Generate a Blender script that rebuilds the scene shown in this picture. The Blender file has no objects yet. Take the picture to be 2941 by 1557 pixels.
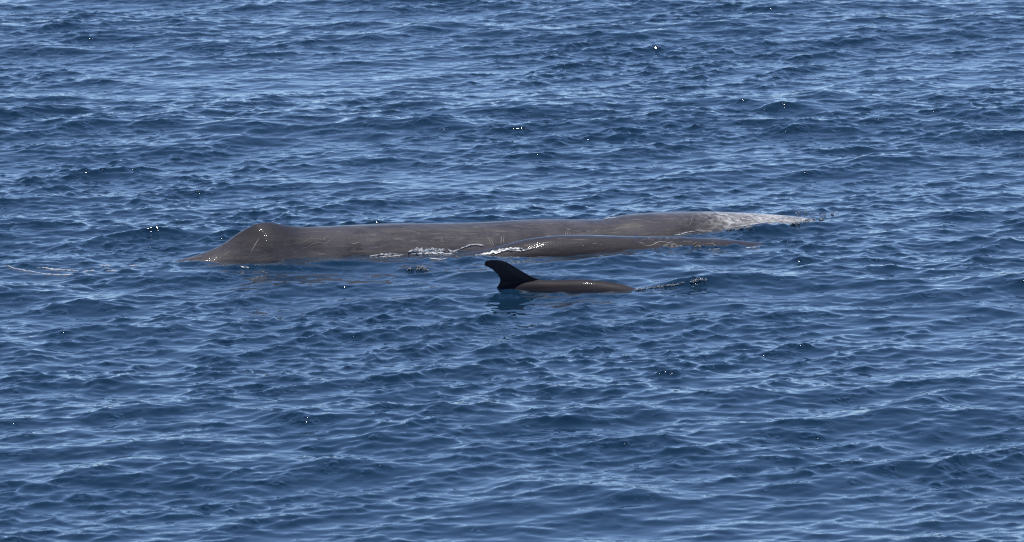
import bpy, bmesh, math, random
import numpy as np
from mathutils import Vector, Matrix, noise

random.seed(7)
scene = bpy.context.scene
COL = scene.collection

# ------------------------------------------------------------------ camera
CAM_H = 11.2
PITCH = math.radians(8.0)
W_PX, H_PX, F_PX = 2941.0, 1557.0, 19400.0
cam_data = bpy.data.cameras.new('camera')
cam = bpy.data.objects.new('camera', cam_data)
COL.objects.link(cam)
cam.location = (0, 0, CAM_H)
cam.rotation_euler = (math.pi / 2 - PITCH, 0, 0)
cam_data.sensor_width = 36.0
cam_data.lens = 36.0 * F_PX / W_PX
cam_data.clip_start = 0.5
cam_data.clip_end = 20000
cam_data.dof.use_dof = True
cam_data.dof.focus_distance = 81.0
cam_data.dof.aperture_fstop = 5.6
scene.camera = cam

# ------------------------------------------------------------------ sky and sun
SUN_ELEV, SUN_AZ = math.radians(66), math.radians(4)   # azimuth from +Y (away from the boat) towards +X
world = bpy.data.worlds.new('World')
scene.world = world
world.use_nodes = True
wn = world.node_tree.nodes
wl = world.node_tree.links
sky = wn.new('ShaderNodeTexSky')
sky.sky_type = 'NISHITA'
sky.sun_disc = False
sky.sun_elevation = SUN_ELEV
sky.sun_rotation = SUN_AZ
sky.altitude = 0
sky.air_density = 0.38
sky.dust_density = 0.0
sky.ozone_density = 1.8
wn['Background'].inputs['Strength'].default_value = 0.15
wl.new(sky.outputs[0], wn['Background'].inputs['Color'])

sun_data = bpy.data.lights.new('sun', 'SUN')
sun = bpy.data.objects.new('sun', sun_data)
COL.objects.link(sun)
sun_data.energy = 3.6
sun_data.angle = math.radians(0.53)
sun_data.color = (1.0, 0.975, 0.945)
sdir = Vector((math.sin(SUN_AZ) * math.cos(SUN_ELEV), math.cos(SUN_AZ) * math.cos(SUN_ELEV), math.sin(SUN_ELEV)))
sun.rotation_euler = (-sdir).to_track_quat('-Z', 'Y').to_euler()

scene.view_settings.view_transform = 'Standard'
scene.view_settings.look = 'None'
scene.view_settings.exposure = 0.10
scene.view_settings.gamma = 1.0
scene.view_settings.use_curve_mapping = False
scene.render.engine = 'CYCLES'
scene.cycles.use_denoising = False
scene.cycles.sample_clamp_direct = 0.0
scene.cycles.sample_clamp_indirect = 4.0
scene.cycles.filter_width = 1.2

# ------------------------------------------------------------------ helpers
def ray(px, py):
    """direction of the ray through a photo pixel"""
    x = (px - W_PX / 2) / F_PX
    y = (H_PX / 2 - py) / F_PX
    c, s = math.cos(PITCH), math.sin(PITCH)
    return Vector((x, c + y * s, -s + y * c)).normalized()

CAM = Vector((0, 0, CAM_H))

def on_water(px, py, z=0.0):
    d = ray(px, py)
    return CAM + d * ((z - CAM_H) / d.z)

def mesh_obj(name, verts, faces, mat, parent=None, smooth=True):
    me = bpy.data.meshes.new(name)
    me.from_pydata([tuple(v) for v in verts], [], faces)
    me.update()
    if smooth:
        me.polygons.foreach_set('use_smooth', [True] * len(me.polygons))
    me.materials.append(mat)
    o = bpy.data.objects.new(name, me)
    COL.objects.link(o)
    if parent:
        o.parent = parent
    return o

def tag(o, label=None, cat=None, group=None, kind=None):
    for k, v in (('label', label), ('category', cat), ('group', group), ('kind', kind)):
        if v:
            o[k] = v
    return o

class NT:
    """tiny node-tree helper"""
    def __init__(self, name):
        self.m = bpy.data.materials.new(name)
        self.m.use_nodes = True
        self.t = self.m.node_tree
        self.b = self.t.nodes['Principled BSDF']
    def n(self, typ, **kw):
        nd = self.t.nodes.new(typ)
        for k, v in kw.items():
            if k.startswith('i_'):
                nd.inputs[k[2:].replace('_', ' ')].default_value = v
            else:
                setattr(nd, k, v)
        return nd
    def l(self, a, b):
        self.t.links.new(a, b)
    def noise(self, vec, scale, detail=4, rough=0.5, dist=0.0):
        nd = self.n('ShaderNodeTexNoise')
        nd.inputs['Scale'].default_value = scale
        nd.inputs['Detail'].default_value = detail
        nd.inputs['Roughness'].default_value = rough
        nd.inputs['Distortion'].default_value = dist
        self.l(vec, nd.inputs['Vector'])
        return nd.outputs['Fac']
    def mapping(self, src, scale=(1, 1, 1), rot=(0, 0, 0), loc=(0, 0, 0)):
        nd = self.n('ShaderNodeMapping')
        nd.inputs['Scale'].default_value = scale
        nd.inputs['Rotation'].default_value = rot
        nd.inputs['Location'].default_value = loc
        self.l(src, nd.inputs['Vector'])
        return nd.outputs[0]
    def ramp(self, fac, stops, interp='LINEAR'):
        nd = self.n('ShaderNodeValToRGB')
        cr = nd.color_ramp
        cr.interpolation = interp
        while len(cr.elements) < len(stops):
            cr.elements.new(0.5)
        for e, (p, c) in zip(cr.elements, stops):
            e.position = p
            e.color = (c, c, c, 1) if isinstance(c, (int, float)) else (*c, 1)
        self.l(fac, nd.inputs['Fac'])
        return nd.outputs['Color']
    def mix(self, fac, a, b, blend='MIX'):
        nd = self.n('ShaderNodeMix', data_type='RGBA', blend_type=blend)
        for sock, v in ((nd.inputs[0], fac), (nd.inputs[6], a), (nd.inputs[7], b)):
            if isinstance(v, (int, float)):
                sock.default_value = v
            elif isinstance(v, tuple):
                sock.default_value = (*v, 1)
            else:
                self.l(v, sock)
        return nd.outputs[2]
    def math(self, op, a, b=0.0):
        nd = self.n('ShaderNodeMath', operation=op)
        for sock, v in ((nd.inputs[0], a), (nd.inputs[1], b)):
            if isinstance(v, (int, float)):
                sock.default_value = v
            else:
                self.l(v, sock)
        return nd.outputs[0]
    def bump(self, height, strength, dist, normal=None):
        nd = self.n('ShaderNodeBump')
        nd.inputs['Strength'].default_value = strength
        nd.inputs['Distance'].default_value = dist
        self.l(height, nd.inputs['Height'])
        if normal is not None:
            self.l(normal, nd.inputs['Normal'])
        return nd.outputs[0]

# ------------------------------------------------------------------ materials
def water_material():
    k = NT('sea_water')
    b = k.b
    b.inputs['Base Color'].default_value = (0.008, 0.032, 0.068, 1)
    b.inputs['Roughness'].default_value = 0.03
    b.inputs['IOR'].default_value = 1.333
    tc = k.n('ShaderNodeTexCoord')
    v1 = k.mapping(tc.outputs['Object'], scale=(0.55, 1, 1), rot=(0, 0, math.radians(12)))
    n1 = k.noise(v1, 6.0, 2, 0.5, 0.3)
    n2 = k.noise(tc.outputs['Object'], 11.0, 1, 0.5)
    # wind-roughened and slick areas
    n3 = k.noise(tc.outputs['Object'], 0.6, 2, 0.5)
    amt = k.ramp(n3, [(0.3, 0.35), (0.7, 1.0)])
    h = k.math('MULTIPLY', k.math('MULTIPLY', n1, amt), 0.35)
    # scattered cat's-paws of steep capillary ripples that catch the sun
    paw = k.ramp(k.noise(k.mapping(tc.outputs['Object'], scale=(2.2, 1.0, 1.0)), 1.5, 3, 0.6), [(0.52, 0.0), (0.64, 1.0)])
    geo = k.n('ShaderNodeNewGeometry')
    sg = k.n('ShaderNodeSeparateXYZ'); k.l(geo.outputs['Normal'], sg.inputs[0])
    lee = k.ramp(k.math('MULTIPLY', sg.outputs['Y'], -1.0), [(0.08, 0.0), (0.24, 1.0)])     # on the steep leading faces
    h = k.math('ADD', h, k.math('MULTIPLY', k.math('MULTIPLY', n2, k.math('MULTIPLY', paw, lee)), 3.0))
    k.l(k.bump(h, 1.0, 0.012), b.inputs['Normal'])
    return k.m

def skin_material(name, base, dark, warm, rough=0.52):
    """wet whale skin: mottled grey with faint streaks along the body"""
    k = NT(name)
    tc = k.n('ShaderNodeTexCoord')
    ob = tc.outputs['Object']
    st = k.mapping(ob, scale=(0.35, 1.6, 3.0))
    streak = k.noise(st, 3.2, 6, 0.62, 0.4)
    mott = k.noise(ob, 1.7, 5, 0.6, 0.5)
    fine = k.noise(ob, 34.0, 3, 0.6)
    c = k.mix(k.ramp(mott, [(0.41, 0), (0.58, 1)]), dark, base)
    c = k.mix(k.ramp(streak, [(0.47, 0), (0.66, 0.9)]), c, warm)
    c = k.mix(k.ramp(fine, [(0.60, 0), (0.80, 0.30)]), c, tuple(min(1, x * 2.4) for x in warm))
    # old tooth rakes and rubbed lines along the body
    for i, (sc, rt) in enumerate((((0.10, 1.2, 2.2), 0.05), ((0.16, 1.4, 2.0), -0.30), ((0.30, 1.0, 1.2), 0.75))):
        ln = k.noise(k.mapping(ob, scale=sc, rot=(0, rt, 0), loc=(i * 3.1, 0, 0)), 21.0, 2, 0.5, 0.2)
        c = k.mix(k.ramp(ln, [(0.655, 0.0), (0.70, 0.26)]), c, tuple(min(1, x * 2.6) for x in warm))
    return k, tc, ob, c, streak, fine, rough

M_WATER = water_material()

# ------------------------------------------------------------------ where the animals lie (plan view, metres)
A1, B1 = on_water(490, 757), on_water(2330, 628)          # big whale: tail stock and head where they dip under
A2, B2 = Vector((-0.80, 80.95, 0)), Vector((3.39, 82.10, 0))   # smaller whale alongside
A3, B3 = Vector((-0.24, 78.20, 0)), Vector((1.45, 78.08, 0))   # dolphin

# ------------------------------------------------------------------ sea
LX, LY, NX, NY = 25.6, 102.4, 1000, 2048
X0, Y0 = -12.8, 30.0

MSS, SWELL, CHOP = 0.0235, 0.030, 1.0

def make_field(seed):
    rng = np.random.default_rng(seed)
    kx = 2 * np.pi * np.fft.fftfreq(NX, LX / NX)[None, :]
    ky = 2 * np.pi * np.fft.fftfreq(NY, LY / NY)[:, None]
    k = np.sqrt(kx ** 2 + ky ** 2); k[0, 0] = 1e-3
    def rnd():
        z = rng.normal(size=(NY, NX)) + 1j * rng.normal(size=(NY, NX))
        z[0, 0] = 0
        return z
    def spec(lam, theta, spread, amp, fall=4.0, lmin=0.08):
        kp = 2 * np.pi / lam
        ang = np.arctan2(ky, kx) - theta
        d = np.abs(np.cos(ang)) ** (2 * spread)
        s = amp * k ** (-fall) * np.exp(-1.25 * (kp / k) ** 2) * d
        s *= np.exp(-(k * lmin / (2 * np.pi)) ** 2)
        return s
    def slope2(z):
        return (np.fft.ifft2(1j * kx * z).real ** 2 + np.fft.ifft2(1j * ky * z).real ** 2).mean()
    # short steep wind chop running towards the boat, and a long low swell
    zb = rnd() * np.sqrt(spec(2.9, math.radians(97), 0.6, 1.0, 4.6) + spec(2.2, math.radians(134), 2.0, 0.7, 4.6))
    zb *= math.sqrt(MSS * 0.36 / slope2(zb))
    z2 = rnd() * np.sqrt(spec(10.0, math.radians(80), 5.0, 1.0, 6.0, 3.0))
    zb += z2 * SWELL / np.fft.ifft2(z2).real.std()
    # crossing wavelets and ripples, stronger in gusts and weaker in slicks
    zr = rnd() * np.sqrt(spec(1.3, math.radians(142), 2.5, 0.9) + spec(0.8, math.radians(58), 1.0, 0.4) + spec(0.34, math.radians(112), 0.3, 1.0))
    zr *= math.sqrt(MSS * 0.64 / slope2(zr))
    zg = rnd() * np.exp(-(k * 2.6 / (2 * np.pi)) ** 2 * 4)
    gust = np.fft.ifft2(zg).real
    gust = np.clip(1.05 + 0.33 * gust / gust.std(), 0.60, 1.8)
    def peaky(h, b):     # wind waves: narrow crests over broad flat troughs
        sd = h.std()
        x = h / sd
        x = 3.3 * np.tanh(x / 3.3)
        return (x + b * (x * x - 1)) * sd
    zb = np.fft.fft2(peaky(np.fft.ifft2(zb).real, 0.20))
    zr = np.fft.fft2(peaky(np.fft.ifft2(zr).real, 0.23))
    out = []
    for op in (1.0, 1j * kx / k, 1j * ky / k):
        out.append((np.fft.ifft2(zb * op).real, gust * np.fft.ifft2(zr * op).real))
    return out

H, DX, DY = make_field(21)

def seg_dist(x, y, a, b):
    dx, dy = b.x - a.x, b.y - a.y
    t = np.clip(((x - a.x) * dx + (y - a.y) * dy) / (dx * dx + dy * dy), 0, 1)
    return np.hypot(x - a.x - t * dx, y - a.y - t * dy)

def smooth(a, b, x):
    t = np.clip((x - a) / (b - a), 0, 1)
    return t * t * (3 - 2 * t)

# local bulges of water pushed up or drawn down round the animals: px, py, height, length, width, turn in degrees
BULGES = [
    (2150, 668, 0.055, 0.95, 0.30, 22),     # water heaped along the big whale's head
    (2330, 648, 0.060, 0.50, 0.25, 20),
    (1800, 726, 0.020, 0.80, 0.30, 8),      # in front of the smaller whale
    (1240, 747, 0.030, 0.70, 0.25, 6),
    (562, 762, 0.050, 0.16, 0.16, 8),       # wavelet breaking the tail-stock outline
    (650, 773, 0.045, 0.45, 0.13, 6), (820, 771, 0.045, 0.50, 0.12, -5), (985, 763, 0.040, 0.45, 0.12, 5),   # wavelets along its flank
    (1740, 846, 0.030, 0.50, 0.25, 0),
    (1300, 838, 0.020, 0.50, 0.20, 0),
    (1960, 822, 0.060, 0.35, 0.16, 8),      # ridge running ahead of the dolphin
    (2020, 812, 0.040, 0.22, 0.16, 0),
    (1205, 776, 0.045, 0.24, 0.16, 0),
]

def sea_surface():
    xs = X0 + (np.arange(NX) * LX / NX)
    ys = Y0 + (np.arange(NY) * LY / NY)
    ix = np.where(np.abs(xs) <= 10.6)[0]
    iy = np.where((ys >= 55) & (ys <= 124))[0]
    X, Y = np.meshgrid(xs[ix], ys[iy])
    cut = np.ix_(iy, ix)
    calm = (0.42 + 0.58 * smooth(0.5, 2.2, seg_dist(X, Y, A1, B1))) * \
           (0.35 + 0.65 * smooth(0.3, 1.5, seg_dist(X, Y, A2, B2))) * \
           (0.40 + 0.60 * smooth(0.2, 1.1, seg_dist(X, Y, A3, B3)))
    calm = np.maximum(calm, 0.22)
    fine = 1.0 + 0.8 * (1 - calm)
    Z = H[0][cut] * calm + H[1][cut] * fine
    dx = DX[0][cut] * calm + DX[1][cut] * fine
    dy = DY[0][cut] * calm + DY[1][cut] * fine
    for px, py, hh, sl, sw, rot in BULGES:
        p = on_water(px, py)
        c, s = math.cos(math.radians(rot)), math.sin(math.radians(rot))
        u = (X - p.x) * c + (Y - p.y) * s
        v = -(X - p.x) * s + (Y - p.y) * c
        Z += hh * np.exp(-(u / sl) ** 2 - (v / sw) ** 2)
    XX = X + CHOP * dx
    YY = Y + CHOP * dy
    ny, nx = X.shape
    co = np.stack([XX, YY, Z], -1).reshape(-1, 3)
    idx = np.arange(nx * ny).reshape(ny, nx)
    quads = np.stack([idx[:-1, :-1], idx[:-1, 1:], idx[1:, 1:], idx[1:, :-1]], -1).reshape(-1, 4)
    # the water round about on a coarser grid, the same wave field carried on
    SX, SY = 10, 4
    ci = np.arange(-1050, 2051, SX); cj = np.arange(-400, 3200, SY)
    def coarse(f):
        at = np.ix_(cj % NY, ci % NX)
        return f[0][at] + 1.35 * f[1][at]
    CX, CY = np.meshgrid(X0 + ci * LX / NX, Y0 + cj * LY / NY)
    cz = coarse(H)
    edge = np.minimum(np.minimum(CX - CX.min(), CX.max() - CX), np.minimum(CY - CY.min(), CY.max() - CY))
    cz *= smooth(0, 6, edge)
    cc = np.stack([CX + 0.8 * coarse(DX), CY + 0.8 * coarse(DY), cz], -1)
    cc[0, :, :2] = np.stack([CX, CY], -1)[0]; cc[-1, :, :2] = np.stack([CX, CY], -1)[-1]
    cc[:, 0, :2] = np.stack([CX, CY], -1)[:, 0]; cc[:, -1, :2] = np.stack([CX, CY], -1)[:, -1]
    cn = np.arange(CX.size).reshape(CX.shape) + len(co)
    q = np.stack([cn[:-1, :-1], cn[:-1, 1:], cn[1:, 1:], cn[1:, :-1]], -1)
    mx, my = CX[:-1, :-1], CY[:-1, :-1]
    hole = (mx > xs[ix[0]] + 0.5) & (mx < xs[ix[-1]] - 0.8) & (my > ys[iy[0]] + 0.5) & (my < ys[iy[-1]] - 0.8)
    quads = np.concatenate([quads, q[~hole]])
    co = np.concatenate([co, cc.reshape(-1, 3)])
    # and flat out to the horizon
    rim = np.concatenate([cn[0, :], cn[1:, -1], cn[-1, -2::-1], cn[-2:0:-1, 0]])
    base = co[rim]
    centre = np.array([0.0, 90.0, 0.0])
    parts, rings, prev, start = [co], [], rim, len(co)
    for rad in (300, 1500, 9000):
        d = base[:, :2] - centre[:2]
        d /= np.linalg.norm(d, axis=1)[:, None]
        r = np.concatenate([centre[:2] + d * rad, np.zeros((len(d), 1))], 1)
        parts.append(r)
        cur = np.arange(start, start + len(rim)); start += len(rim)
        rings.append(np.stack([np.roll(prev, -1), prev, cur, np.roll(cur, -1)], -1))
        prev = cur
    co = np.concatenate(parts); quads = np.concatenate([quads] + rings)
    me = bpy.data.meshes.new('sea')
    me.vertices.add(len(co)); me.vertices.foreach_set('co', co.astype(np.float32).ravel())
    me.loops.add(len(quads) * 4); me.loops.foreach_set('vertex_index', quads.astype(np.int32).ravel())
    me.polygons.add(len(quads))
    me.polygons.foreach_set('loop_start', np.arange(len(quads), dtype=np.int32) * 4)
    me.polygons.foreach_set('use_smooth', np.ones(len(quads), dtype=bool))
    me.update(calc_edges=True)
    me.materials.append(M_WATER)
    o = bpy.data.objects.new('sea', me)
    COL.objects.link(o)
    return tag(o, 'open blue sea with low wind chop and ripples', None, None, 'structure')

sea = sea_surface()

# ------------------------------------------------------------------ animal skin
def big_whale_skin():
    k, tc, ob, c, streak, fine, rough = skin_material(
        'big_whale_skin', (0.102, 0.092, 0.101), (0.057, 0.051, 0.059), (0.138, 0.124, 0.110))
    sep = k.n('ShaderNodeSeparateXYZ'); k.l(ob, sep.inputs[0])
    x = sep.outputs['X']
    mo2 = k.noise(ob, 3.0, 4, 0.6, 0.6)
    # scuffed white skin on the head, sun glare and foam film painted in with it
    wr = k.mapping(ob, scale=(0.8, 1.0, 2.2), rot=(0, 0, 0.25))
    w1 = k.noise(wr, 13.0, 4, 0.6, 1.1)
    wob = k.noise(ob, 2.2, 3, 0.5)
    pos = k.math('ADD', x, k.math('MULTIPLY', k.math('SUBTRACT', wob, 0.5), 0.9))
    edge = k.ramp(k.math('DIVIDE', k.math('SUBTRACT', pos, 6.25), 2.2), [(0.0, 0.0), (0.30, 0.15), (0.60, 0.72), (0.85, 1.0)])
    cover = k.ramp(k.math('ADD', k.math('MULTIPLY', edge, 0.42), w1), [(0.56, 0.0), (1.0, 1.0)])
    pale = k.mix(k.ramp(w1, [(0.36, 0), (0.64, 1)]), (0.30, 0.29, 0.285), (0.70, 0.68, 0.65))
    c = k.mix(k.math('MULTIPLY', cover, k.math('MINIMUM', k.math('MULTIPLY', edge, 1.5), 1.0)), c, pale)
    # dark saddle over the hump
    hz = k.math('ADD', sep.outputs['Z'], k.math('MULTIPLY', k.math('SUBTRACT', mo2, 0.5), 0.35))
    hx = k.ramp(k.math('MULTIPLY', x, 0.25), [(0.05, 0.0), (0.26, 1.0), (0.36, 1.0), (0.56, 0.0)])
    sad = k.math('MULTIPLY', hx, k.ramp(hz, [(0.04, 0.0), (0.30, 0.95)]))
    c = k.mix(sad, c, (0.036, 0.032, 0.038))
    # small pale nicks scattered on the flank
    v = k.n('ShaderNodeTexVoronoi'); v.inputs['Scale'].default_value = 3.2
    k.l(k.mapping(ob, scale=(0.7, 1.3, 1.9), rot=(0.2, 0.1, 0.3)), v.inputs['Vector'])
    spot = k.ramp(v.outputs['Distance'], [(0.035, 1.0), (0.075, 0.0)])
    c = k.mix(k.math('MULTIPLY', spot, 0.55), c, (0.36, 0.33, 0.27))
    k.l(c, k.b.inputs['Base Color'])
    finish(k, ob, streak, fine, rough)
    return k.m

def finish(k, ob, streak, fine, rough, bump=0.010, wetbump=0.002, coat=0.5):
    b = k.b
    b.inputs['Roughness'].default_value = rough
    b.inputs['IOR'].default_value = 1.40
    b.inputs['Specular IOR Level'].default_value = 0.06
    wet = k.noise(ob, 9.0, 2, 0.5)
    h = k.math('ADD', k.math('MULTIPLY', streak, 1.0), k.math('MULTIPLY', fine, 0.10))
    nrm = k.bump(h, 1.0, bump)
    k.l(nrm, b.inputs['Normal'])
    # thin film of water, broken into runs and beads
    b.inputs['Coat Weight'].default_value = coat
    b.inputs['Coat Roughness'].default_value = 0.025
    b.inputs['Coat IOR'].default_value = 1.33
    k.l(k.bump(wet, 1.0, wetbump, nrm), b.inputs['Coat Normal'])

def small_whale_skin():
    k, tc, ob, c, streak, fine, rough = skin_material(
        'small_whale_skin', (0.044, 0.037, 0.041), (0.028, 0.024, 0.028), (0.062, 0.053, 0.053), 0.5)
    sep = k.n('ShaderNodeSeparateXYZ'); k.l(ob, sep.inputs[0])
    x = sep.outputs['X']
    # scratched, rubbed patch towards the head
    band = k.ramp(k.math('DIVIDE', k.math('SUBTRACT', x, 2.25), 1.2), [(0.0, 0), (0.3, 1), (0.75, 1), (1.0, 0)])
    sc = k.mapping(ob, scale=(1.4, 1.0, 3.6), rot=(0, 0.5, 0.3))
    w = k.noise(sc, 7.0, 4, 0.6, 1.6)
    m = k.math('MULTIPLY', band, k.ramp(w, [(0.56, 0.0), (0.64, 0.75)]))
    c = k.mix(m, c, (0.26, 0.24, 0.24))
    k.l(c, k.b.inputs['Base Color'])
    finish(k, ob, streak, fine, rough, 0.008, 0.0015, 0.75)
    return k.m

def dolphin_skin():
    k = NT('dolphin_skin')
    tc = k.n('ShaderNodeTexCoord'); ob = tc.outputs['Object']
    sep = k.n('ShaderNodeSeparateXYZ'); k.l(ob, sep.inputs[0])
    nz = k.noise(ob, 6.0, 4, 0.55)
    # dark cape above, paler flank sweeping up towards the head
    zz = k.math('ADD', sep.outputs['Z'], k.math('MULTIPLY', sep.outputs['X'], -0.055))
    zz = k.math('ADD', zz, k.math('MULTIPLY', k.math('SUBTRACT', nz, 0.5), 0.018))
    cape = k.ramp(k.math('MULTIPLY', k.math('ADD', zz, 0.10), 5.0), [(0.36, 0.0), (0.54, 1.0)], 'EASE')
    c = k.mix(cape, (0.052, 0.045, 0.050), (0.025, 0.021, 0.026))
    fin = k.ramp(k.math('MULTIPLY', sep.outputs['Z'], 3.0), [(0.28, 0.0), (0.62, 1.0)])
    c = k.mix(fin, c, (0.050, 0.043, 0.048))
    fine = k.noise(ob, 60.0, 3, 0.6)
    streak = k.noise(k.mapping(ob, scale=(0.5, 2, 2)), 9.0, 4, 0.6)
    c = k.mix(k.math('MULTIPLY', k.math('SUBTRACT', 1.0, fin), k.ramp(fine, [(0.58, 0.0), (0.85, 0.18)])), c, (0.10, 0.088, 0.088))
    k.l(c, k.b.inputs['Base Color'])
    finish(k, ob, streak, fine, 0.5, 0.002, 0.0015, 0.14)
    return k.m

M_BIG, M_SMALL, M_DOLPHIN = big_whale_skin(), small_whale_skin(), dolphin_skin()

def scar_material():
    k = NT('pale_scar')
    tc = k.n('ShaderNodeTexCoord')
    n = k.noise(tc.outputs['Object'], 24.0, 4, 0.65)
    k.l(k.ramp(n, [(0.35, (0.070, 0.062, 0.058)), (0.65, (0.20, 0.18, 0.155))]), k.b.inputs['Base Color'])
    k.b.inputs['Roughness'].default_value = 0.45
    return k.m
M_SCAR = scar_material()

def foam_material():
    k = NT('sea_foam')
    tc = k.n('ShaderNodeTexCoord')
    n = k.noise(tc.outputs['Object'], 30.0, 3, 0.6)
    k.l(k.ramp(n, [(0.3, (0.72, 0.74, 0.76)), (0.6, (0.88, 0.88, 0.88))]), k.b.inputs['Base Color'])
    k.b.inputs['Roughness'].default_value = 0.35
    k.l(k.bump(n, 0.5, 0.004), k.b.inputs['Normal'])
    # bubbles pass light through
    tr = k.n('ShaderNodeBsdfTranslucent'); tr.inputs['Color'].default_value = (0.86, 0.88, 0.88, 1)
    mx = k.n('ShaderNodeMixShader'); mx.inputs[0].default_value = 0.25
    k.l(k.b.outputs[0], mx.inputs[1]); k.l(tr.outputs[0], mx.inputs[2])
    k.l(mx.outputs[0], k.t.nodes['Material Output'].inputs['Surface'])
    return k.m
M_FOAM = foam_material()

def splash_material():
    k = NT('splash_water')
    k.b.inputs['Base Color'].default_value = (0.07, 0.10, 0.12, 1)
    k.b.inputs['Roughness'].default_value = 0.12
    k.b.inputs['IOR'].default_value = 1.333
    tc = k.n('ShaderNodeTexCoord')
    n = k.noise(tc.outputs['Object'], 45.0, 3, 0.6)
    k.l(k.bump(n, 1.0, 0.012), k.b.inputs['Normal'])
    return k.m
M_SPLASH = splash_material()

# ------------------------------------------------------------------ animal bodies
class Axis:
    """upright plane through an animal's back; local x runs towards the head"""
    def __init__(self, a, b):
        self.o = Vector((a.x, a.y, 0))
        self.d = Vector((b.x - a.x, b.y - a.y, 0))
        self.len = self.d.length
        self.d.normalize()
        self.n = Vector((-self.d.y, self.d.x, 0))
        self.angle = math.atan2(self.d.y, self.d.x)
    def hit(self, px, py):
        r = ray(px, py)
        t = (self.o - CAM).dot(self.n) / r.dot(self.n)
        p = CAM + r * t
        return (p - self.o).dot(self.d), p.z

def pchip(xs, ys):
    """monotone cubic through the points"""
    xs, ys = np.array(xs, float), np.array(ys, float)
    h = np.diff(xs); dl = np.diff(ys) / h
    m = np.zeros(len(xs)); m[0], m[-1] = dl[0], dl[-1]
    for i in range(1, len(xs) - 1):
        if dl[i - 1] * dl[i] > 0:
            w1, w2 = 2 * h[i] + h[i - 1], h[i] + 2 * h[i - 1]
            m[i] = (w1 + w2) / (w1 / dl[i - 1] + w2 / dl[i])
    def f(x):
        x = np.clip(x, xs[0], xs[-1])
        i = np.clip(np.searchsorted(xs, x) - 1, 0, len(xs) - 2)
        t = (x - xs[i]) / h[i]
        return ((1 + 2 * t) * (1 - t) ** 2 * ys[i] + t * (1 - t) ** 2 * h[i] * m[i]
                + t * t * (3 - 2 * t) * ys[i + 1] + t * t * (t - 1) * h[i] * m[i + 1])
    return f

def loft_body(top, aa, bb, ee, s0, s1, ns, nr, lump=0.0, seed=0.0):
    ss = np.linspace(s0, s1, ns)
    T, A, B, E = top(ss), aa(ss), bb(ss), ee(ss)
    verts, faces = [], []
    for i, s in enumerate(ss):
        zc = T[i] - B[i]
        for j in range(nr):
            t = 2 * math.pi * j / nr
            sn, cs = math.sin(t), math.cos(t)
            y = A[i] * math.copysign(abs(sn) ** E[i], sn)
            z = zc + B[i] * cs
            if lump:
                q = noise.noise(Vector((s * 0.9 + seed, y * 1.6, z * 1.6))) + 0.5 * noise.noise(Vector((s * 2.3 + seed, y * 4, z * 4)))
                y += q * lump * sn * min(1, A[i]); z += q * lump * 0.6 * cs * abs(sn) ** 0.5
            verts.append((s, y, z))
    for i in range(ns - 1):
        for j in range(nr):
            a, b = i * nr + j, i * nr + (j + 1) % nr
            faces.append((a, a + nr, b + nr, b))
    faces.append(tuple(range(nr)))
    faces.append(tuple(range((ns - 1) * nr, ns * nr))[::-1])
    return verts, faces

def place(o, axis):
    o.location = axis.o
    o.rotation_euler = (0, 0, axis.angle)
    return o

# --- big sperm whale: outline of the back read off the photograph, body carried on under the water
ax1 = Axis(A1, B1)
TOP1 = [(490, 757), (535, 744), (580, 730), (624, 712), (661, 690), (686, 671), (717, 653), (739, 643), (762, 639.5), (788, 641),
        (816, 646.5), (854, 651.5), (916, 652), (1009, 648.5), (1102, 644), (1250, 642), (1395, 639), (1503, 633), (1585, 630),
        (1666, 631), (1734, 630.5), (1770, 625), (1810, 617.5), (1850, 614), (1890, 611.5), (1967, 609.5), (2049, 609.5), (2130, 611.5),
        (2185, 614), (2226, 617), (2266, 620.5), (2307, 625), (2335, 630)]
pts = [ax1.hit(*p) for p in TOP1]
L1 = ax1.len
top1 = pchip([-4.2, -3.4, -1.8, -0.8] + [p[0] for p in pts] + [L1 + 0.45, L1 + 0.9, L1 + 1.1],
             [-1.05, -0.85, -0.42, -0.18] + [p[1] for p in pts] + [-0.14, -0.40, -0.75])
aa1 = pchip([-4.2, -4.0, -3.5, -2.9, -2.0, 0, 1.2, 2.6, 4.5, 6.5, 8.0, L1, L1 + 0.8, L1 + 1.1],
            [0.05, 1.5, 1.1, 0.22, 0.26, 0.50, 0.74, 0.95, 1.02, 0.96, 0.90, 0.74, 0.55, 0.25])
bb1 = pchip([-4.2, -4.0, -3.5, -2.9, -2.0, 0, 1.2, 2.6, 4.5, 6.5, 8.0, L1, L1 + 0.8, L1 + 1.1],
            [0.02, 0.05, 0.10, 0.30, 0.40, 0.62, 0.92, 1.02, 1.10, 1.05, 0.95, 0.80, 0.60, 0.30])
ee1 = pchip([-4.2, 0.0, 1.0, 1.35, 1.9, 3.0, L1 + 1.1], [1.0, 1.1, 1.35, 1.45, 1.2, 1.0, 1.0])
v, f = loft_body(top1, aa1, bb1, ee1, -4.2, L1 + 1.1, 420, 128, 0.035, 3.1)
whale1 = place(mesh_obj('sperm_whale', v, f, M_BIG), ax1)
tag(whale1, 'large grey sperm whale with humped back and scuffed white head', 'whale')

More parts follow.
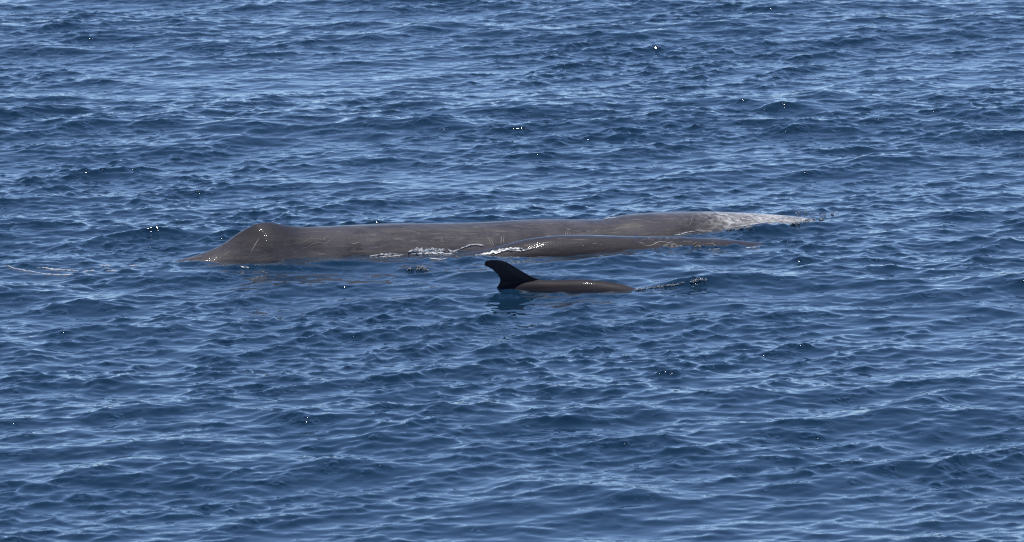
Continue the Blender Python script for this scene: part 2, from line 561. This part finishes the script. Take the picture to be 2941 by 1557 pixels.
# --- smaller sperm whale alongside
ax2 = Axis(A2, B2)
TOP2 = [(1285, 741), (1340, 727), (1380, 720), (1422, 711), (1460, 701), (1503, 690), (1530, 685), (1558, 681), (1612, 677), (1666, 675.5), (1748, 677.5),
        (1831, 680), (1913, 680), (1960, 681), (1995, 683), (2062, 686), (2130, 691.5), (2185, 696.5), (2239, 699), (2275, 701)]
pts = [ax2.hit(*p) for p in TOP2]
L2 = ax2.len
top2 = pchip([-4.0, -3.3, -1.6, -0.6] + [p[0] for p in pts] + [L2 + 0.5, L2 + 1.0, L2 + 1.15],
             [-0.9, -0.8, -0.38, -0.13] + [p[1] for p in pts] + [-0.10, -0.30, -0.5])
aa2 = pchip([-4.0, -3.8, -3.3, -2.7, -1.6, 0, 1.0, 2.0, 3.3, L2, L2 + 0.9, L2 + 1.15],
            [0.04, 1.0, 0.8, 0.16, 0.24, 0.38, 0.50, 0.54, 0.54, 0.50, 0.38, 0.15])
bb2 = pchip([-4.0, -3.8, -3.3, -2.7, -1.6, 0, 1.0, 2.0, 3.3, L2, L2 + 0.9, L2 + 1.15],
            [0.02, 0.04, 0.08, 0.22, 0.34, 0.50, 0.62, 0.66, 0.64, 0.58, 0.42, 0.2])
ee2 = pchip([-4.0, 0, L2 + 1.15], [1.0, 1.0, 1.0])
v, f = loft_body(top2, aa2, bb2, ee2, -4.0, L2 + 1.15, 320, 112, 0.018, 9.7)
whale2 = place(mesh_obj('sperm_whale', v, f, M_SMALL), ax2)
tag(whale2, 'smaller low-lying sperm whale with scratched flank, alongside the large humped whale', 'whale')

# --- dolphin: body and ragged dorsal fin grown into one skin
ax3 = Axis(A3, B3)
TOP3 = [(1415, 840), (1440, 828), (1470, 817), (1510, 808.5), (1554, 805), (1583, 805), (1627, 804), (1664, 803), (1714, 806), (1758, 811), (1787, 817), (1816, 826), (1830, 831)]
pts = [ax3.hit(*p) for p in TOP3]
L3 = pts[-1][0]
top3 = pchip([-1.0, -0.8, -0.4] + [p[0] for p in pts] + [L3 + 0.25, L3 + 0.42, L3 + 0.60, L3 + 0.72],
             [-0.30, -0.26, -0.12] + [p[1] for p in pts] + [-0.13, -0.24, -0.29, -0.33])
aa3 = pchip([-1.0, -0.93, -0.78, -0.62, 0.0, 0.5, 1.0, 1.5, L3 + 0.1, L3 + 0.4, L3 + 0.48, L3 + 0.72],
            [0.02, 0.28, 0.20, 0.045, 0.13, 0.20, 0.235, 0.225, 0.19, 0.11, 0.055, 0.03])
bb3 = pchip([-1.0, -0.93, -0.78, -0.62, 0.0, 0.5, 1.0, 1.5, L3 + 0.1, L3 + 0.4, L3 + 0.48, L3 + 0.72],
            [0.01, 0.015, 0.025, 0.07, 0.17, 0.25, 0.28, 0.26, 0.20, 0.11, 0.05, 0.025])
v, f = loft_body(top3, aa3, bb3, pchip([-1, 3], [1.0, 1.0]), -1.0, L3 + 0.72, 160, 56)
# fin: trailing and leading edge against height
TRAIL = [(1412, 842), (1421, 832), (1430, 820), (1435, 811), (1436.5, 804), (1434.5, 802.6), (1436, 800), (1431, 791), (1428, 787), (1420, 779.5), (1416, 776),
         (1413.5, 773), (1409, 772.2), (1402, 767.2), (1396, 765.2), (1391.5, 763), (1390.5, 759), (1393, 752), (1396, 748.5), (1402, 746.6), (1412, 745.8)]
LEAD = [(1640, 842), (1600, 822), (1575, 811), (1554, 804), (1536, 798), (1519, 790), (1496, 776.8), (1475, 763.7), (1458, 754), (1446, 749.5), (1437, 747.2), (1425, 745.9), (1416, 745.6)]
tr = sorted([(ax3.hit(*p)[1], ax3.hit(*p)[0]) for p in TRAIL])
le = sorted([(ax3.hit(*p)[1], ax3.hit(*p)[0]) for p in LEAD])
tz, tx = zip(*tr); lz, lx = zip(*le)
zmax = min(tz[-1], lz[-1]); zmin = max(tz[0], lz[0])
zs = np.linspace(zmin, zmax - 0.0005, 60)
NF = 28
base = len(v)
for z in zs:
    xt, xl = float(np.interp(z, tz, tx)), float(np.interp(z, lz, lx))
    u = (z - zmin) / (zmax - zmin)
    th = 0.005 + 0.030 * (1 - u) ** 1.1 + 0.05 * max(0, 1 - u * 3.0) ** 2
    for j in range(NF):
        a = 2 * math.pi * j / NF
        cu = 0.5 - 0.5 * math.cos(a)                 # 0 trailing .. 1 leading
        prof = math.sin(a) * (0.55 + 0.45 * cu)
        v.append((xt + (xl - xt) * cu, th * prof, z))
for i in range(len(zs) - 1):
    for j in range(NF):
        a, b = base + i * NF + j, base + i * NF + (j + 1) % NF
        f.append((a, b, b + NF, a + NF))
f.append(tuple(range(base, base + NF)))
f.append(tuple(range(base + (len(zs) - 1) * NF, base + len(zs) * NF))[::-1])
dol = mesh_obj('dolphin_shape', v, f, M_DOLPHIN)
bm = bmesh.new(); bm.from_mesh(dol.data); bmesh.ops.recalc_face_normals(bm, faces=bm.faces); bm.to_mesh(dol.data); bm.free()
md = dol.modifiers.new('grow', 'REMESH'); md.mode = 'VOXEL'; md.voxel_size = 0.0055; md.use_smooth_shade = True
ms = dol.modifiers.new('soften', 'SMOOTH'); ms.factor = 0.5; ms.iterations = 3
dg = bpy.context.evaluated_depsgraph_get()
me = bpy.data.meshes.new_from_object(dol.evaluated_get(dg))
me.name = 'dolphin'
bpy.data.objects.remove(dol)
me.materials.clear(); me.materials.append(M_DOLPHIN)
me.polygons.foreach_set('use_smooth', [True] * len(me.polygons))
dolphin = bpy.data.objects.new('dolphin', me)
COL.objects.link(dolphin)
place(dolphin, ax3)
tag(dolphin, 'grey-brown dolphin with tall hooked dorsal fin, ragged along its trailing edge', 'dolphin')
bpy.context.view_layer.update()

# ------------------------------------------------------------------ scars: pale lines lying on the skin (photo pixels picked off the flank)
def densify(pts, step):
    out = []
    for (x0, y0), (x1, y1) in zip(pts, pts[1:]):
        n = max(1, int(math.hypot(x1 - x0, y1 - y0) / step))
        out += [(x0 + (x1 - x0) * i / n, y0 + (y1 - y0) * i / n) for i in range(n)]
    return out + [pts[-1]]

def catmull(pts):
    if len(pts) < 3:
        return pts
    P = [pts[0]] + list(pts) + [pts[-1]]
    out = []
    for i in range(1, len(P) - 2):
        for t in (0, 0.25, 0.5, 0.75):
            out.append(tuple(0.5 * (2 * P[i][c] + (P[i + 1][c] - P[i - 1][c]) * t + (2 * P[i - 1][c] - 5 * P[i][c] + 4 * P[i + 1][c] - P[i + 2][c]) * t * t
                             + (3 * P[i][c] - P[i - 1][c] - 3 * P[i + 1][c] + P[i + 2][c]) * t ** 3) for c in (0, 1)))
    return out + [pts[-1]]

def cast(o, px, py):
    inv = o.matrix_world.inverted()
    ok, loc, nrm, _ = o.ray_cast(inv @ CAM, (inv.to_3x3() @ ray(px, py)).normalized())
    if ok and nrm.dot(inv @ CAM - loc) < 0:
        nrm = -nrm
    return (loc, nrm) if ok else None

def scar(o, pts, width):
    hits = [h for h in (cast(o, *p) for p in densify(catmull(pts), 2.5)) if h]
    if len(hits) < 3:
        return
    verts, faces = [], []
    n = len(hits)
    for i, (p, nr) in enumerate(hits):
        d = (hits[min(i + 1, n - 1)][0] - hits[max(i - 1, 0)][0])
        side = nr.cross(d)
        if side.length < 1e-9:
            side = Vector((0, 0, 1))
        side.normalize()
        u = i / (n - 1)
        w = width / 240.0 * 0.30 * (0.35 + 0.65 * math.sin(math.pi * min(max(u, 0.04), 0.96)) ** 0.6) 
        q = p + nr * 0.003
        verts += [q - side * w, q + nr * 0.0004, q + side * w]
        if i:
            a = 3 * (i - 1)
            faces += [(a, a + 1, a + 4, a + 3), (a + 1, a + 2, a + 5, a + 4)]
    mesh_obj('scar', verts, faces, M_SCAR, o)

SCARS1 = [
    ([(743.5, 686), (731, 706), (722, 724), (718.6, 732)], 3.6),
    ([(866, 701), (888, 687), (906, 686), (928, 690), (934, 683), (953, 673)], 1.6),
    ([(849, 724.6), (878, 712), (900, 701), (916, 698), (936, 700), (947, 692), (965, 683)], 1.6),
    ([(801, 754), (827, 738.6)], 2.0),
    ([(1400, 681), (1407, 694.5), (1413.6, 709.5)], 2.6), ([(1408, 684), (1414, 695), (1417.7, 707)], 2.4),
    ([(1440, 678), (1438.6, 703)], 2.8), ([(1447, 680), (1446, 698)], 1.8),
    ([(1389, 643), (1440, 640.5), (1503, 640), (1557, 640)], 1.5),
    ([(1172, 668.7), (1199, 664.6), (1234, 662)], 2.4), ([(1240, 662), (1313, 656), (1395, 654)], 1.5),
    ([(1812, 633), (1837, 631), (1860, 628)], 2.0), ([(1935, 631), (1956, 630), (1984, 632.6)], 2.2),
    ([(1990, 616), (1988, 625), (1981, 647)], 2.4),
    ([(1625, 664), (1624, 678)], 1.6), ([(1631, 663), (1630, 677)], 1.4), ([(1636, 664), (1635, 674)], 1.4),
    ([(1008, 699), (1018, 700), (1030, 697)], 2.6), ([(1075, 711), (1086, 712)], 3.0), ([(1456, 671), (1490, 670)], 1.8),
    ([(640, 735), (662, 722)], 1.8), ([(965, 722), (972, 733)], 1.6), ([(1268, 683), (1270, 696)], 1.6), ([(1630, 642), (1660, 646)], 1.6),
    ([(1280, 688), (1300, 690)], 1.8), ([(1330, 668), (1375, 666)], 1.4), ([(1500, 655), (1570, 652)], 1.4), ([(700, 742), (716, 747)], 1.8),
]
SCARS2 = [
    ([(1850, 706.7), (1867, 706), (1880, 701), (1894, 694.5), (1913, 696), (1931, 700)], 3.6),
    ([(1965, 693), (1978, 693.5), (1989, 695)], 3.4), ([(1940, 709.5), (1958, 706), (1975, 711)], 3.6),
    ([(1994, 711), (2008, 704), (2011, 711)], 3.2), ([(1989, 701), (2003, 696)], 3.0),
    ([(2043, 696), (2053, 704), (2057, 713)], 2.8), ([(2030, 701), (2040, 699.5), (2048, 701)], 2.4), ([(2020, 704), (2027, 711)], 2.4),
    ([(1905, 711), (1912, 703)], 2.2), ([(1700, 701), (1716, 700)], 2.0), ([(1720, 705), (1732, 704)], 1.8), ([(2083, 703), (2096, 706)], 2.4),
    ([(1560, 699), (1585, 695)], 1.6), ([(1640, 690), (1690, 688)], 1.5), ([(1600, 686), (1640, 684)], 1.4),
]
for p, w in SCARS1:
    scar(whale1, p, w)
for p, w in SCARS2:
    scar(whale2, p, w)

# ------------------------------------------------------------------ foam and splashes: masses of small lumps resting on water or wet skin
bm = bmesh.new()
bmesh.ops.create_icosphere(bm, subdivisions=1, radius=1.0)
ICO_V = np.array([v.co for v in bm.verts]); bm.verts.index_update()
ICO_F = np.array([[v.index for v in f.verts] for f in bm.faces])
bm.free()

def first_hit(px, py, targets):
    best = None
    for o in targets:
        h = cast(o, px, py)
        if h:
            p = o.matrix_world @ h[0]
            d = (p - CAM).length
            if best is None or d < best[0]:
                best = (d, p, (o.matrix_world.to_3x3() @ h[1]).normalized())
    return best

ALL = (sea, whale1, whale2, dolphin)

def lumps(name, strips, mat, label, parts=ALL):
    """strips: (polyline, half-width in px, lumps per px, smallest and largest lump in m, lift in m)"""
    V, F = [], []
    SV, SF = [], []
    for line, hw, dens, r0, r1, lift in strips:
        pl = densify(catmull(line), 1.0)
        if mat is M_FOAM and dens >= 1.2:      # torn sheet of foam under the bubbles
            ps = pl[::3] + [pl[-1]]
            rows, m = [], len(ps)
            for i, (x, y) in enumerate(ps):
                u = i / max(1, m - 1)
                w = hw * 1.3 * math.sin(math.pi * min(max(u, 0.02), 0.98)) ** 0.5
                e0 = 0.55 + 0.9 * noise.noise(Vector((x * 0.13, 3.1, y * 0.1)))
                e1 = 0.55 + 0.9 * noise.noise(Vector((x * 0.17, 9.4, y * 0.1)))
                row = []
                for j in range(9):
                    f = j / 8
                    h = first_hit(x, y - w * e0 * (1 - f) + w * e1 * f, parts)
                    row.append(None if h is None else h[1] + h[2] * (0.010 + 0.003 * noise.noise(Vector((x * 0.25, j * 0.6, 0)))))
                rows.append(row)
            ids = {}
            def vid(i, j):
                if (i, j) not in ids:
                    ids[(i, j)] = len(SV); SV.append(tuple(rows[i][j]))
                return ids[(i, j)]
            for i in range(m - 1):
                for j in range(8):
                    q = (rows[i][j], rows[i + 1][j], rows[i + 1][j + 1], rows[i][j + 1])
                    if None in q or max((q[a] - q[b]).length for a in range(4) for b in range(a)) > 0.22:
                        continue
                    if noise.noise(Vector((ps[i][0] * 0.10, ps[i][1] * 0.3 + j * 0.34, 5.0))) < -0.16:
                        continue
                    SF.append([vid(i, j), vid(i + 1, j), vid(i + 1, j + 1), vid(i, j + 1)])
        n = int(len(pl) * dens * (0.35 if mat is M_FOAM else 1.0))
        for _ in range(n):
            u = random.random() * (len(pl) - 1)
            i = int(u)
            x, y = pl[i]
            fade = math.sin(math.pi * min(max(u / max(1, len(pl) - 1), 0.03), 0.97)) ** 0.5
            g = noise.noise(Vector((x * 0.09, y * 0.25, len(line) * 3.7)))
            if g < random.uniform(-0.5, 0.05):
                continue
            x += random.gauss(0, 1.2)
            y += random.gauss(0, 0.5) * hw * fade
            h = first_hit(x, y, parts)
            if not h:
                continue
            r = (r0 + (r1 - r0) * random.random() ** 2.2) * (0.55 if mat is M_FOAM else 1.0)
            p = h[1] + h[2] * (lift * random.random() * (0.3 if mat is M_FOAM else 1.0))
            sc = np.array([r * random.uniform(0.9, 2.0), r * random.uniform(0.8, 1.4), r * (random.uniform(0.16, 0.40) if mat is M_FOAM else random.uniform(0.5, 0.9))])
            a = random.uniform(-0.5, 0.5)
            v = ICO_V * sc * (1 + 0.12 * np.random.default_rng(len(V)).normal(size=(len(ICO_V), 1)))
            ca, sa = math.cos(a), math.sin(a)
            v = np.stack([v[:, 0] * ca - v[:, 1] * sa, v[:, 0] * sa + v[:, 1] * ca, v[:, 2]], -1) + np.array(p)
            F.append(ICO_F + len(V) * len(ICO_V))
            V.append(v)
    if not V:
        return
    nv = len(V) * len(ICO_V)
    o = mesh_obj(name, np.concatenate(V).tolist() + SV, np.concatenate(F).tolist() + [[i + nv for i in f] for f in SF], mat)
    if mat is M_SPLASH:      # half the lumps coloured white to paint in the sun glints
        o.data.materials.append(M_FOAM)
        nf = len(ICO_F)
        mi = np.repeat((np.random.default_rng(5).random(len(V)) < 0.5).astype(np.int32), nf)
        o.data.polygons.foreach_set('material_index', mi)
    return tag(o, label, None, None, 'stuff')

lumps('foam', [
    ([(1062, 738), (1085, 733), (1110, 731), (1135, 730), (1155, 734)], 3.0, 3.0, 0.006, 0.020, 0.01),
    ([(1090, 740), (1130, 737), (1160, 733)], 1.6, 1.6, 0.005, 0.013, 0.0),
    ([(1174, 724), (1195, 719), (1220, 722), (1245, 720), (1276, 719)], 7.5, 10.0, 0.008, 0.030, 0.02),
    ([(1180, 730), (1215, 729), (1260, 728), (1285, 731)], 4.0, 4.0, 0.006, 0.020, 0.01),
    ([(1286, 716), (1293, 722), (1305, 722), (1318, 717)], 3.0, 4.0, 0.006, 0.018, 0.01),
    ([(1322, 716), (1340, 708), (1355, 704), (1374, 704), (1390, 708)], 2.4, 3.4, 0.005, 0.016, 0.01),
    ([(1270, 733), (1300, 729)], 2.0, 2.5, 0.005, 0.014, 0.0),
    ([(1232, 743), (1258, 746), (1285, 744)], 2.0, 1.6, 0.004, 0.011, 0.0),
], M_FOAM, 'white churned foam where the two whales\' flanks meet')
lumps('foam', [
    ([(1366, 735), (1390, 731), (1415, 727), (1440, 721), (1470, 716), (1500, 715)], 5.0, 8.0, 0.007, 0.024, 0.015),
    ([(1470, 722), (1500, 720), (1530, 714)], 2.0, 2.2, 0.005, 0.014, 0.0),
    ([(1540, 716), (1575, 711), (1610, 704), (1650, 700), (1680, 706), (1720, 712)], 2.0, 1.1, 0.004, 0.012, 0.0),
    ([(1720, 713), (1765, 715)], 1.4, 0.8, 0.004, 0.010, 0.0),
    ([(2035, 718), (2068, 717)], 1.4, 2.0, 0.005, 0.012, 0.0),
    ([(2140, 714), (2182, 711)], 1.2, 1.2, 0.004, 0.010, 0.0),
], M_FOAM, 'white foam washing along the low smaller whale\'s back')
lumps('foam', [
    ([(596, 759), (640, 762), (700, 764), (760, 762)], 2.2, 0.8, 0.004, 0.012, 0.0),
    ([(690, 768), (715, 771)], 1.6, 1.6, 0.005, 0.012, 0.0),
    ([(760, 761), (830, 758), (900, 752), (960, 749)], 2.2, 0.7, 0.004, 0.012, 0.0),
    ([(960, 748), (1040, 742), (1075, 738)], 2.0, 0.7, 0.004, 0.010, 0.0),
], M_FOAM, 'thin broken line of foam along the humped whale\'s waterline')
lumps('foam', [
    ([(12, 765), (22, 765), (40, 772), (70, 778), (105, 784)], 1.3, 3.2, 0.005, 0.013, 0.0),
    ([(105, 785), (140, 789), (170, 791), (210, 790)], 1.6, 1.8, 0.004, 0.011, 0.0),
    ([(108, 771), (125, 770), (150, 775), (190, 777), (225, 780)], 1.8, 2.0, 0.004, 0.013, 0.0),
    ([(235, 783), (250, 780), (272, 778)], 1.4, 2.0, 0.004, 0.012, 0.0),
    ([(304, 780), (340, 778)], 1.4, 2.4, 0.004, 0.012, 0.0),
    ([(285, 764), (320, 764)], 1.3, 1.6, 0.004, 0.011, 0.0),
    ([(372, 765), (403, 763)], 1.6, 2.2, 0.004, 0.012, 0.0), ([(345, 769), (360, 768)], 1.0, 1.4, 0.004, 0.010, 0.0),
], M_FOAM, 'wisps of foam trailing on the water behind the humped whale')
lumps('foam', [
    ([(1936, 678), (1959, 673), (1981, 667), (1994, 666)], 1.4, 4.0, 0.005, 0.013, 0.005),
    ([(1994, 661), (2020, 665), (2045, 666)], 1.0, 1.6, 0.004, 0.010, 0.0),
    ([(2075, 660), (2100, 654), (2140, 649), (2180, 643), (2215, 638), (2260, 636)], 1.6, 3.0, 0.005, 0.013, 0.005),
    ([(1736, 630), (1752, 627), (1768, 626)], 1.2, 5.0, 0.006, 0.016, 0.02),
], M_FOAM, 'foam edging the water film beside the scuffed white whale head')

lumps('splash', [
    ([(1188, 776), (1205, 770), (1222, 774), (1230, 778)], 5.5, 9.0, 0.0036, 0.0077, 0.022),
    ([(1165, 774), (1190, 775)], 1.8, 3.6, 0.0030, 0.0084, 0.02),
], M_SPLASH, 'small glittering splash on the water between foam and dolphin fin')
lumps('splash', [
    ([(1822, 835), (1850, 830), (1880, 826), (1910, 822), (1945, 818), (1965, 812)], 2.6, 4.7, 0.0030, 0.0070, 0.012),
    ([(1985, 812), (2010, 805), (2030, 808)], 3.6, 7.2, 0.0036, 0.0077, 0.022),
], M_SPLASH, 'line of rippled splash running ahead of the dolphin')
lumps('splash', [
    ([(2268, 647), (2290, 643), (2315, 637), (2335, 632), (2365, 633)], 4.5, 8.1, 0.0036, 0.0077, 0.022),
    ([(2285, 622), (2310, 612), (2340, 626)], 3.0, 2.2, 0.0024, 0.0063, 0.06),
    ([(2345, 622), (2380, 618), (2410, 612)], 2.0, 2.2, 0.0024, 0.0070, 0.03),
    ([(2086, 664), (2110, 660), (2135, 657), (2160, 657)], 1.8, 4.0, 0.0030, 0.0084, 0.02),  # string of glints on the water, painted by the white lumps
], M_SPLASH, 'broken splashing water at the tip of the white whale head')
